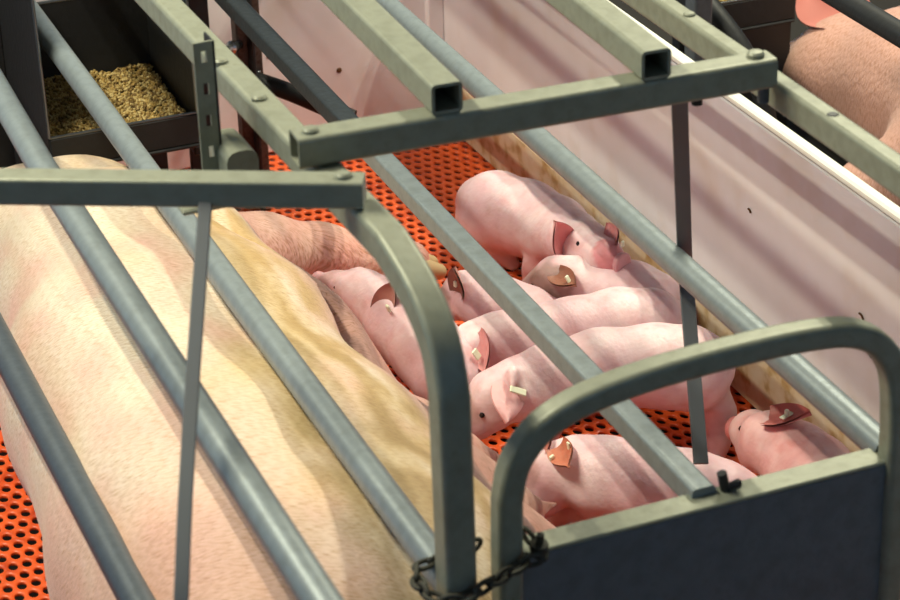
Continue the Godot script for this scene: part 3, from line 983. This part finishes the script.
# ---------------------------------------------------------------- the sow
func sow() -> void:
	var B := Body.new()
	B.setup(Vector3(0.36, -0.02, -3.72), Vector3(1.34, 0.46, -1.72), 0.0128)
	# trunk lying on its side, back to the left
	B.chain([[0.605, 0.185, -2.0, 0.185], [0.625, 0.192, -2.1, 0.195], [0.635, 0.195, -2.3, 0.198], [0.665, 0.19, -2.7, 0.19], [0.71, 0.185, -3.0, 0.175]], 0.05)
	B.chain([[0.76, 0.165, -2.01, 0.16], [0.775, 0.17, -2.1, 0.168], [0.775, 0.17, -2.35, 0.168], [0.785, 0.165, -2.7, 0.16], [0.76, 0.165, -3.02, 0.15]], 0.10)
	# shoulder, neck and head
	B.chain([[0.71, 0.185, -3.0, 0.175], [0.69, 0.165, -3.2, 0.148], [0.66, 0.13, -3.36, 0.115], [0.64, 0.10, -3.48, 0.075], [0.62, 0.085, -3.60, 0.05]], 0.05)
	B.capsule(Vector3(0.78, 0.17, -3.02), Vector3(0.86, 0.15, -3.14), 0.13, 0.085, 0.05)
	# the upper foreleg, stretched out over the floor
	B.chain([[0.86, 0.15, -3.14, 0.085], [0.97, 0.125, -3.175, 0.062], [1.07, 0.092, -3.19, 0.051], [1.15, 0.064, -3.195, 0.042], [1.22, 0.05, -3.197, 0.036]], 0.03)
	# haunch and thigh
	B.capsule(Vector3(0.68, 0.175, -2.02), Vector3(0.92, 0.11, -1.965), 0.17, 0.10, 0.06)
	# udder: two rows of glands along the belly
	for k in 7:
		var z := -2.90 + k * 0.135
		var x := 0.912 + 0.068 * smoothstep(1.0, 3.5, float(k)) - 0.02 * smoothstep(5.0, 8.0, float(k))
		B.capsule(Vector3(x - 0.03, 0.155, z), Vector3(x + 0.025, 0.105, z), 0.068, 0.06, 0.04)
		B.capsule(Vector3(x + 0.03, 0.05, z), Vector3(x + 0.05, 0.045, z), 0.05, 0.045, 0.03)
		B.capsule(Vector3(x + 0.075, 0.115, z), Vector3(x + 0.105, 0.11, z), 0.011, 0.008, 0.012)
	# the long folds of slack skin along the flank
	B.carve(Vector3(0.80, 0.345, -3.05), Vector3(0.90, 0.275, -2.66), 0.002, 0.008, 0.05)
	B.carve(Vector3(0.90, 0.275, -2.66), Vector3(0.885, 0.285, -2.1), 0.008, 0.006, 0.05)
	B.floor_cut(0.0)
	var st := Soup.new()
	var cream := lin(226, 211, 196)
	var straw := lin(214, 188, 134)
	var pink := lin(226, 184, 174)
	var rose := lin(228, 168, 160)
	var tan := lin(188, 152, 90)
	var salmon := lin(226, 170, 152)
	var soil := lin(150, 122, 78)
	var red := lin(214, 120, 98)
	var paint := func(p: Vector3, _n: Vector3) -> Color:
		var n1 := noise.get_noise_3d(p.x * 0.55, p.y * 0.55, p.z * 0.35)
		var n2 := noise.get_noise_3d(p.x * 1.6 + 9.0, p.y * 1.6, p.z * 0.9)
		var n3 := noise.get_noise_3d(p.x * 3.4, p.y * 3.4 + 20.0, p.z * 0.9)
		# straw yellow bristles along the flank, stained tan next to the udder; the skin shows pink on back, haunch and belly
		var c := cream.lerp(pink, clampf(0.30 + 1.1 * n2, 0.0, 0.9))
		var flank := smoothstep(0.60, 0.77, p.x + 0.12 * n1) * (1.0 - smoothstep(0.86, 0.91, p.x + 0.04 * n2))
		c = c.lerp(straw, clampf(flank * (0.55 + 1.0 * n1 + 0.5 * n3), 0.0, 0.85))
		var edge := smoothstep(0.74, 0.84, p.x + 0.05 * n1) * (1.0 - smoothstep(0.87, 0.91, p.x + 0.03 * n2))
		c = c.lerp(tan, clampf(edge * (0.55 + 1.3 * n3), 0.0, 0.75))
		var belly := smoothstep(0.87, 0.93, p.x + 0.05 * n2)
		c = c.lerp(rose.lerp(pink, clampf(0.5 + n2, 0.0, 1.0)), belly)
		c = c.lerp(soil, clampf((n3 + 0.02) * 2.6, 0.0, 0.6) * smoothstep(0.60, 0.80, p.x) * (1.0 - smoothstep(0.86, 0.90, p.x)) * smoothstep(-3.0, -2.0, p.z + 0.4 * n1))
		var haunch := smoothstep(-2.5, -2.0, p.z + 0.25 * n1) * (1.0 - smoothstep(0.55, 0.70, p.x + 0.1 * n2))
		c = c.lerp(salmon, haunch * 0.75)
		var spot := (p - Vector3(0.545, 0.30, -1.875)).length() + 0.03 * n2
		c = c.lerp(red, 1.0 - smoothstep(0.035, 0.075, spot))
		return c
	var uvs := func(p: Vector3) -> Vector2:
		var a := atan2(p.y - 0.12, p.x - 0.72)
		return Vector2(p.z * 1.0 + a * 0.12, a * 0.8 + p.z * 0.15)
	B.add_to(st, paint, uvs)
	# ear folded back along the neck
	add_ear(st, Vector3(0.655, 0.235, -3.36), Vector3(0.60, 0.262, -3.255), 0.10, Vector3(-0.3, 0.7, 0.6), lin(222, 130, 116), lin(214, 112, 102), 0.2)
	var s := thing("sow", Vector3(0.7, 0, -2.6), "large cream and pink sow lying on her side in the crate", "pig")
	part("body", st.mesh(), M.sow_skin, s)
	# cloven hoof
	for k in [-1.0, 1.0]:
		st = Soup.new()
		var H := Body.new()
		H.setup(Vector3(1.18, -0.005, -3.26), Vector3(1.31, 0.11, -3.12), 0.005)
		H.capsule(Vector3(1.225, 0.046, -3.192 + k * 0.015), Vector3(1.262, 0.034, -3.192 + k * 0.017), 0.021, 0.0135, 0.008)
		H.floor_cut(0.0)
		H.add_to(st, func(_p, _n): return Color.WHITE, func(_p): return Vector2.ZERO)
		part("hoof", st.mesh(), M.hoof_horn, s)

# ---------------------------------------------------------------- the litter
func piglet(label: String, spine: Array, legs: Array, ears: Array, tail: Array, skin: Color, blots: Array, eyes: Array) -> void:
	var lo := Vector3(9, 9, 9)
	var hi := -lo
	for c in [spine] + legs:
		for q in c:
			lo = lo.min(Vector3(q[0], q[1], q[2]) - Vector3.ONE * (q[3] + 0.02))
			hi = hi.max(Vector3(q[0], q[1], q[2]) + Vector3.ONE * (q[3] + 0.02))
	lo.y = max(lo.y, -0.015)
	var B := Body.new()
	B.setup(lo, hi, 0.0058)
	B.chain(spine, 0.012)
	for c in legs:
		B.chain(c, 0.014)
	var n := spine.size()
	var bone := func(k: int) -> Vector3: return Vector3(spine[k][0], spine[k][1], spine[k][2])
	var along: Vector3 = (bone.call(1) - bone.call(2)).normalized()
	var across := along.cross(Vector3.UP).normalized()
	for sgn in [-1.0, 1.0]:
		var q: Vector3 = bone.call(1) + across * sgn * spine[1][3] * 0.42 - Vector3(0, spine[1][3] * 0.3, 0)
		B.capsule(q, q - along * 0.03, spine[1][3] * 0.72, spine[1][3] * 0.6, 0.02)
		var w: Vector3 = bone.call(n - 5) + across * sgn * spine[n - 5][3] * 0.4 - Vector3(0, spine[n - 5][3] * 0.25, 0)
		B.capsule(w, w - Vector3(0, 0.02, 0), spine[n - 5][3] * 0.68, spine[n - 5][3] * 0.5, 0.02)
		var S: Vector3 = bone.call(n - 3)
		var m: Vector3 = (bone.call(n - 2) - S).normalized()
		var side := m.cross(Vector3.UP).normalized()
		var hr: float = spine[n - 3][3]
		var jowl: Vector3 = S + side * sgn * hr * 0.5 - Vector3(0, hr * 0.35, 0) + m * hr * 0.3
		B.capsule(jowl, jowl + m * hr * 0.6, hr * 0.55, hr * 0.35, 0.012)
		var brow: Vector3 = S + side * sgn * hr * 0.42 + Vector3(0, hr * 0.55, 0) + m * hr * 0.55
		B.capsule(brow, brow + m * 0.004, hr * 0.36, hr * 0.3, 0.010)
	for e in ears:
		# root the ear in the skin and keep its blade clear of the neck
		var S: Vector3 = bone.call(n - 3)
		var out: Vector3 = ((e[0] as Vector3) - S).normalized()
		var was: Vector3 = e[0]
		for k in 30:
			if B.value(e[0]) > -0.004: break
			e[0] += out * 0.002
		e[1] += e[0] - was
		for k in 30:
			var mid: Vector3 = (e[0] as Vector3).lerp(e[1], 0.6)
			if B.value(e[1]) > 0.010 and B.value(mid) > 0.006: break
			e[1] += out * 0.002
		if e.size() > 6:
			var near: Vector3 = e[6][0] + (e[0] - was)
			for k in 40:
				if B.value(near) > 0.010: break
				near += out * 0.002
			e[6][0] = near
	for e in ears:
		var run: Vector3 = e[1] - e[0]
		var lean: Vector3 = e[0] - (e[3] as Vector3).normalized() * 0.011
		B.capsule(lean - run * 0.12, lean + run * 0.28, e[2] * 0.2, 0.004, 0.006)
	B.floor_cut(0.001)
	var st := Soup.new()
	var tip := Vector3(spine[n - 1][0], spine[n - 1][1], spine[n - 1][2])
	var back := Vector3(spine[n - 2][0], spine[n - 2][1], spine[n - 2][2])
	var rosy := Color(skin.r * 0.93, skin.g * 0.66, skin.b * 0.66)
	var pale := skin.lerp(Color(0.83, 0.72, 0.72), 0.5)
	var paint := func(p: Vector3, _n: Vector3) -> Color:
		var n1 := noise.get_noise_3d(p.x * 1.2, p.y * 1.2, p.z * 1.2)
		var n2 := noise.get_noise_3d(p.x * 4.0 + 5.0, p.y * 4.0, p.z * 4.0)
		var c := skin.lerp(pale, clampf(0.4 + 1.4 * n1, 0.0, 1.0))
		c = c.lerp(rosy, clampf(0.12 + 0.5 * n2, 0.0, 0.4))
		c = c.lerp(rosy, 1.0 - smoothstep(0.012, 0.03, (p - tip).length() + 0.01 * n2))
		for b in blots:
			var d: float = (p - (b[0] as Vector3)).length() + 0.02 * n2 + 0.012 * n1
			c = c.lerp(b[2], (1.0 - smoothstep(b[1] * 0.7, b[1], d)) * b[3])
		return c
	B.add_to(st, paint, func(_p): return Vector2.ZERO)
	# snout disc with nostrils
	var dir := (tip - back).normalized()
	var r: float = spine[n - 1][3]
	var first := st.v.size()
	lathe(st, tip + dir * r * 0.5, dir, [[r * 0.8, 0.0], [r * 0.93, r * 0.3], [r * 0.9, r * 0.5], [r * 0.75, r * 0.58], [0.0, r * 0.56]], 14)
	for k in range(first, st.v.size()):
		st.c[k] = rosy
	for e in ears:
		add_ear(st, e[0], e[1], e[2], e[3], e[4], e[5])
	if tail.size() > 1:
		first = st.v.size()
		sweep(st, curve(tail, 4), outline(0.008, 0.008, 0.0038, 3), Vector3.UP)
		for k in range(first, st.v.size()):
			st.c[k] = rosy
	var t := thing("piglet", Vector3(spine[1][0], 0, spine[1][2]), label, "piglet", "piglets of the litter")
	part("body", st.mesh(), M.piglet_skin, t)
	for e in eyes:
		st = Soup.new()
		var S: Vector3 = bone.call(n - 3)
		var m: Vector3 = (bone.call(n - 2) - S).normalized()
		var q: Vector3 = S + m * spine[n - 3][3] * 0.82 + m.cross(Vector3.UP).normalized() * spine[n - 3][3] * 0.66 * e + Vector3(0, spine[n - 3][3] * 0.42, 0)
		for k in 30:
			if B.value(q) > -0.003: break
			q += (q - S).normalized() * 0.001
		lathe(st, q - Vector3(0, 0.004, 0), Vector3.UP, [[0.0, 0.0], [0.003, 0.001], [0.0043, 0.004], [0.003, 0.007], [0.0, 0.008]], 10)
		part("eye", st.mesh(), M.eye_dark, t)
	for e in ears:
		if e.size() > 6:
			var g: Array = e[6]
			var o := part("ear_tag", bevel_box(g[1], 0.0012), M.ear_tag_white, t, g[0])
			o.rotation_degrees = g[2]
			if g.size() > 3:
				var stud := Soup.new()
				lathe(stud, Vector3.ZERO, g[3], [[0.0035, 0.0], [0.003, 0.008], [0.0, 0.009]], 10)
				part("ear_tag_stud", stud.mesh(), M.ear_tag_white, o, g[0])

func piglets() -> void:
	piglet("piglet at the far end of the litter with one ear pricked, against the partition",
		[[1.3895, 0.0800, -3.2896, 0.0460], [1.3928, 0.0880, -3.2477, 0.0600], [1.4174, 0.0940, -3.1798, 0.0610], [1.4368, 0.1000, -3.1074, 0.0530], [1.4313, 0.1180, -3.0329, 0.0430], [1.4251, 0.1350, -2.9700, 0.0370], [1.4201, 0.1500, -2.9006, 0.0250], [1.4276, 0.1500, -2.8821, 0.0190]],
		[[[1.4279, 0.0700, -3.0999, 0.0300], [1.3977, 0.0450, -3.0991, 0.0200], [1.3896, 0.0120, -3.1090, 0.0120]],
		[[1.3797, 0.0600, -3.2354, 0.0380], [1.3830, 0.0300, -3.2117, 0.0200], [1.3988, 0.0100, -3.1921, 0.0120]],
		[[1.4780, 0.0700, -3.1772, 0.0260], [1.5193, 0.0300, -3.2078, 0.0140], [1.5395, 0.0100, -3.2312, 0.0100]]],
		[[Vector3(1.3981, 0.1323, -2.9756), Vector3(1.3699, 0.1984, -2.9553), 0.048, Vector3(0.25, 0.2, 0.9), lin(226, 172, 174), lin(214, 138, 140)],
		[Vector3(1.4275, 0.1444, -2.9441), Vector3(1.4454, 0.1593, -2.9980), 0.036, Vector3(-0.5, 0, 0.7), lin(226, 172, 174), lin(216, 142, 142), [Vector3(1.4288, 0.1489, -2.9563), Vector3(0.006, 0.01, 0.004), Vector3(0, 20, 0)]]],
		[], lin(233, 200, 209), [[Vector3(1.3783, 0.0600, -3.0753), 0.03, lin(214, 150, 146), 0.6], [Vector3(1.4162, 0.1600, -2.8690), 0.036, lin(222, 138, 146), 0.85]], [-1.0, 1.0])
	piglet("piglet with a dirty brown face, squeezed behind the others by the partition",
		[[1.4834, 0.0750, -2.8287, 0.0420], [1.4670, 0.0850, -2.8296, 0.0520], [1.4476, 0.0900, -2.8642, 0.0550], [1.4197, 0.0950, -2.8959, 0.0500], [1.3942, 0.1000, -2.9194, 0.0430], [1.3597, 0.1040, -2.9383, 0.0370], [1.3384, 0.0880, -2.9574, 0.0250], [1.3242, 0.0800, -2.9667, 0.0170]],
		[[[1.4223, 0.0600, -2.9149, 0.0250], [1.4175, 0.0200, -2.9397, 0.0130]],
		[[1.4700, 0.0500, -2.8412, 0.0300], [1.4719, 0.0150, -2.8773, 0.0130]]],
		[[Vector3(1.3498, 0.1220, -2.9198), Vector3(1.3599, 0.1244, -2.8682), 0.036, Vector3(-0.1, 0.6, 0.8), lin(196, 140, 110), lin(150, 96, 74), [Vector3(1.3548, 0.1292, -2.8880), Vector3(0.007, 0.012, 0.003), Vector3(-30, 20, 10)]]],
		[], lin(233, 200, 209), [[Vector3(1.3249, 0.1300, -2.9019), 0.055, lin(150, 116, 104), 0.75], [Vector3(1.3421, 0.1300, -2.8791), 0.03, lin(124, 90, 74), 0.6], [Vector3(1.3247, 0.1000, -2.9380), 0.04, lin(150, 116, 104), 0.7]], [-1.0, 1.0])
	piglet("piglet with a brown-edged upright ear, second from the sow's leg",
		[[1.3319, 0.0550, -2.8650, 0.0340], [1.3182, 0.0620, -2.8780, 0.0410], [1.2902, 0.0770, -2.8989, 0.0460], [1.2568, 0.0920, -2.9152, 0.0460], [1.2370, 0.0980, -2.9442, 0.0400], [1.2262, 0.0920, -2.9805, 0.0340], [1.2102, 0.0700, -3.0024, 0.0230], [1.1975, 0.0600, -3.0042, 0.0170]],
		[[[1.2627, 0.0600, -2.9299, 0.0220], [1.2554, 0.0200, -2.9524, 0.0120]]],
		[[Vector3(1.2155, 0.1048, -2.9613), Vector3(1.2013, 0.1592, -2.9446), 0.038, Vector3(-0.9, 0.1, 0.25), lin(214, 166, 156), lin(140, 102, 90), [Vector3(1.2018, 0.1265, -2.9506), Vector3(0.004, 0.01, 0.006), Vector3(0, 10, 0)]]],
		[], lin(233, 200, 209), [[Vector3(1.2060, 0.0900, -2.9871), 0.03, lin(150, 118, 106), 0.7]], [-1.0, 1.0])
	piglet("piglet with a yellowish triangular ear tag and its tail at the partition",
		[[1.4467, 0.0950, -2.7517, 0.0420], [1.4225, 0.1050, -2.7493, 0.0520], [1.3766, 0.1080, -2.7615, 0.0550], [1.3077, 0.1040, -2.7719, 0.0540], [1.2373, 0.1060, -2.7811, 0.0500], [1.1982, 0.1080, -2.7923, 0.0420], [1.1692, 0.1020, -2.8016, 0.0370], [1.1372, 0.0780, -2.8089, 0.0250], [1.1181, 0.0700, -2.8011, 0.0180]],
		[[[1.4329, 0.0600, -2.7686, 0.0340], [1.4436, 0.0300, -2.7562, 0.0180], [1.4414, 0.0080, -2.7674, 0.0110]],
		[[1.2482, 0.0600, -2.7890, 0.0260], [1.2501, 0.0200, -2.8011, 0.0140], [1.2479, 0.0060, -2.7966, 0.0110]]],
		[[Vector3(1.1651, 0.1255, -2.7877), Vector3(1.1555, 0.0898, -2.7346), 0.04, Vector3(-0.7, 0.1, 0.7), lin(230, 178, 180), lin(206, 140, 142), [Vector3(1.1473, 0.1137, -2.7531), Vector3(0.011, 0.016, 0.003), Vector3(-25, 25, 20)]]],
		[Vector3(1.4493, 0.1150, -2.7259), Vector3(1.4587, 0.1150, -2.7283), Vector3(1.4603, 0.1050, -2.7278)], lin(233, 200, 209), [], [-1.0, 1.0])
	piglet("standing piglet with a white rectangular tag across its ear",
		[[1.4163, 0.1250, -2.5728, 0.0420], [1.3971, 0.1300, -2.5782, 0.0540], [1.3517, 0.1320, -2.5958, 0.0570], [1.2810, 0.1280, -2.6246, 0.0560], [1.2082, 0.1240, -2.6325, 0.0510], [1.1608, 0.1200, -2.6349, 0.0430], [1.1275, 0.1120, -2.6416, 0.0370], [1.1000, 0.0850, -2.6454, 0.0250], [1.0856, 0.0740, -2.6368, 0.0180]],
		[[[1.4172, 0.0900, -2.5846, 0.0400], [1.4311, 0.0550, -2.5615, 0.0250], [1.4219, 0.0250, -2.5429, 0.0180], [1.4142, 0.0060, -2.5306, 0.0140]],
		[[1.4464, 0.0800, -2.6878, 0.0360], [1.4796, 0.0500, -2.7092, 0.0220], [1.4766, 0.0060, -2.7048, 0.0130]],
		[[1.2194, 0.0800, -2.6507, 0.0300], [1.2138, 0.0400, -2.6525, 0.0170], [1.2062, 0.0060, -2.6434, 0.0130]],
		[[1.2551, 0.0700, -2.7007, 0.0280], [1.2706, 0.0300, -2.7072, 0.0160], [1.2673, 0.0060, -2.7071, 0.0120]]],
		[[Vector3(1.1346, 0.1344, -2.6270), Vector3(1.1086, 0.1009, -2.5755), 0.048, Vector3(0, -0.6, -0.8), lin(236, 184, 188), lin(210, 140, 140), [Vector3(1.1345, 0.1267, -2.6029), Vector3(0.026, 0.01, 0.003), Vector3(-40, 22, -38)]]],
		[], lin(233, 200, 209), [[Vector3(1.0992, 0.1000, -2.6323), 0.03, lin(206, 166, 150), 0.4]], [-1.0, 1.0])
	piglet("piglet in the gate's shade with a buckled orange-rimmed ear",
		[[1.3200, 0.0850, -2.2979, 0.0400], [1.2993, 0.0920, -2.3032, 0.0500], [1.2628, 0.1000, -2.3223, 0.0560], [1.2193, 0.1000, -2.3642, 0.0570], [1.1769, 0.1040, -2.4041, 0.0520], [1.1513, 0.1060, -2.4291, 0.0440], [1.1272, 0.1000, -2.4456, 0.0370], [1.0999, 0.0750, -2.4400, 0.0250], [1.0864, 0.0660, -2.4296, 0.0180]],
		[[[1.2888, 0.0500, -2.3414, 0.0340], [1.2824, 0.0200, -2.3559, 0.0150]],
		[[1.1796, 0.0600, -2.4154, 0.0340], [1.1577, 0.0350, -2.4367, 0.0220], [1.1360, 0.0120, -2.4595, 0.0130]],
		[[1.1725, 0.0600, -2.4462, 0.0320], [1.1491, 0.0350, -2.4681, 0.0200], [1.1271, 0.0120, -2.4910, 0.0130]]],
		[[Vector3(1.1271, 0.1263, -2.4369), Vector3(1.1176, 0.1163, -2.3882), 0.036, Vector3(-0.5, 0.5, 0.7), lin(206, 140, 110), lin(186, 110, 84), [Vector3(1.1303, 0.1293, -2.4183), Vector3(0.003, 0.015, 0.006), Vector3(0, 10, 10)]],
		[Vector3(1.1160, 0.1247, -2.4402), Vector3(1.1424, 0.1228, -2.4810), 0.032, Vector3(-0.8, 0.1, 0.5), lin(220, 160, 150), lin(200, 130, 120), [Vector3(1.1226, 0.1125, -2.4222), Vector3(0.008, 0.008, 0.004), Vector3(0, 30, 0)]]],
		[], lin(233, 200, 209), [[Vector3(1.1090, 0.0900, -2.4501), 0.04, lin(176, 130, 118), 0.5]], [-1.0, 1.0])
	piglet("ruddy piglet in the near corner with a white stud tag in its ear",
		[[1.4057, 0.0800, -2.1205, 0.0400], [1.4139, 0.0850, -2.1582, 0.0500], [1.4258, 0.0900, -2.2343, 0.0550], [1.4360, 0.0920, -2.3096, 0.0530], [1.4337, 0.0950, -2.3499, 0.0480], [1.4254, 0.0950, -2.3965, 0.0420], [1.4313, 0.0750, -2.4631, 0.0290], [1.4305, 0.0660, -2.4863, 0.0200]],
		[[[1.4375, 0.0500, -2.3398, 0.0280], [1.4258, 0.0200, -2.3567, 0.0140]]],
		[[Vector3(1.4160, 0.1245, -2.3914), Vector3(1.4548, 0.1377, -2.3404), 0.05, Vector3(-0.1, 1, 0.15), lin(214, 136, 134), lin(180, 92, 86), [Vector3(1.4323, 0.1361, -2.3700), Vector3(0.022, 0.003, 0.008), Vector3(0, 20, 0), Vector3(0, 1, 0)]]],
		[], lin(224, 164, 164), [[Vector3(1.4076, 0.1300, -2.3204), 0.02, lin(212, 124, 120), 0.5]], [-1.0, 1.0])
	piglet("piglet nosing along the sow's belly below her foreleg",
		[[1.1179, 0.0800, -2.7556, 0.0360], [1.1108, 0.0900, -2.7747, 0.0460], [1.0996, 0.1050, -2.8253, 0.0530], [1.0882, 0.1180, -2.8885, 0.0500], [1.0795, 0.1250, -2.9335, 0.0430], [1.0620, 0.1280, -2.9780, 0.0370], [1.0377, 0.1260, -3.0192, 0.0250], [1.0260, 0.1240, -3.0438, 0.0180]],
		[[[1.1115, 0.0700, -2.9356, 0.0260], [1.1107, 0.0300, -2.9657, 0.0140]],
		[[1.1284, 0.0600, -2.7965, 0.0300], [1.1475, 0.0200, -2.8332, 0.0140]]],
		[[Vector3(1.0614, 0.1322, -2.9506), Vector3(1.0775, 0.1896, -2.9296), 0.04, Vector3(-0.85, 0.2, 0.45), lin(214, 160, 154), lin(160, 110, 102), [Vector3(1.0582, 0.1514, -2.9403), Vector3(0.004, 0.012, 0.008), Vector3(0, 10, 20)]]],
		[], lin(233, 200, 209), [[Vector3(1.0280, 0.1300, -3.0225), 0.03, lin(176, 134, 128), 0.5]], [-1.0, 1.0])
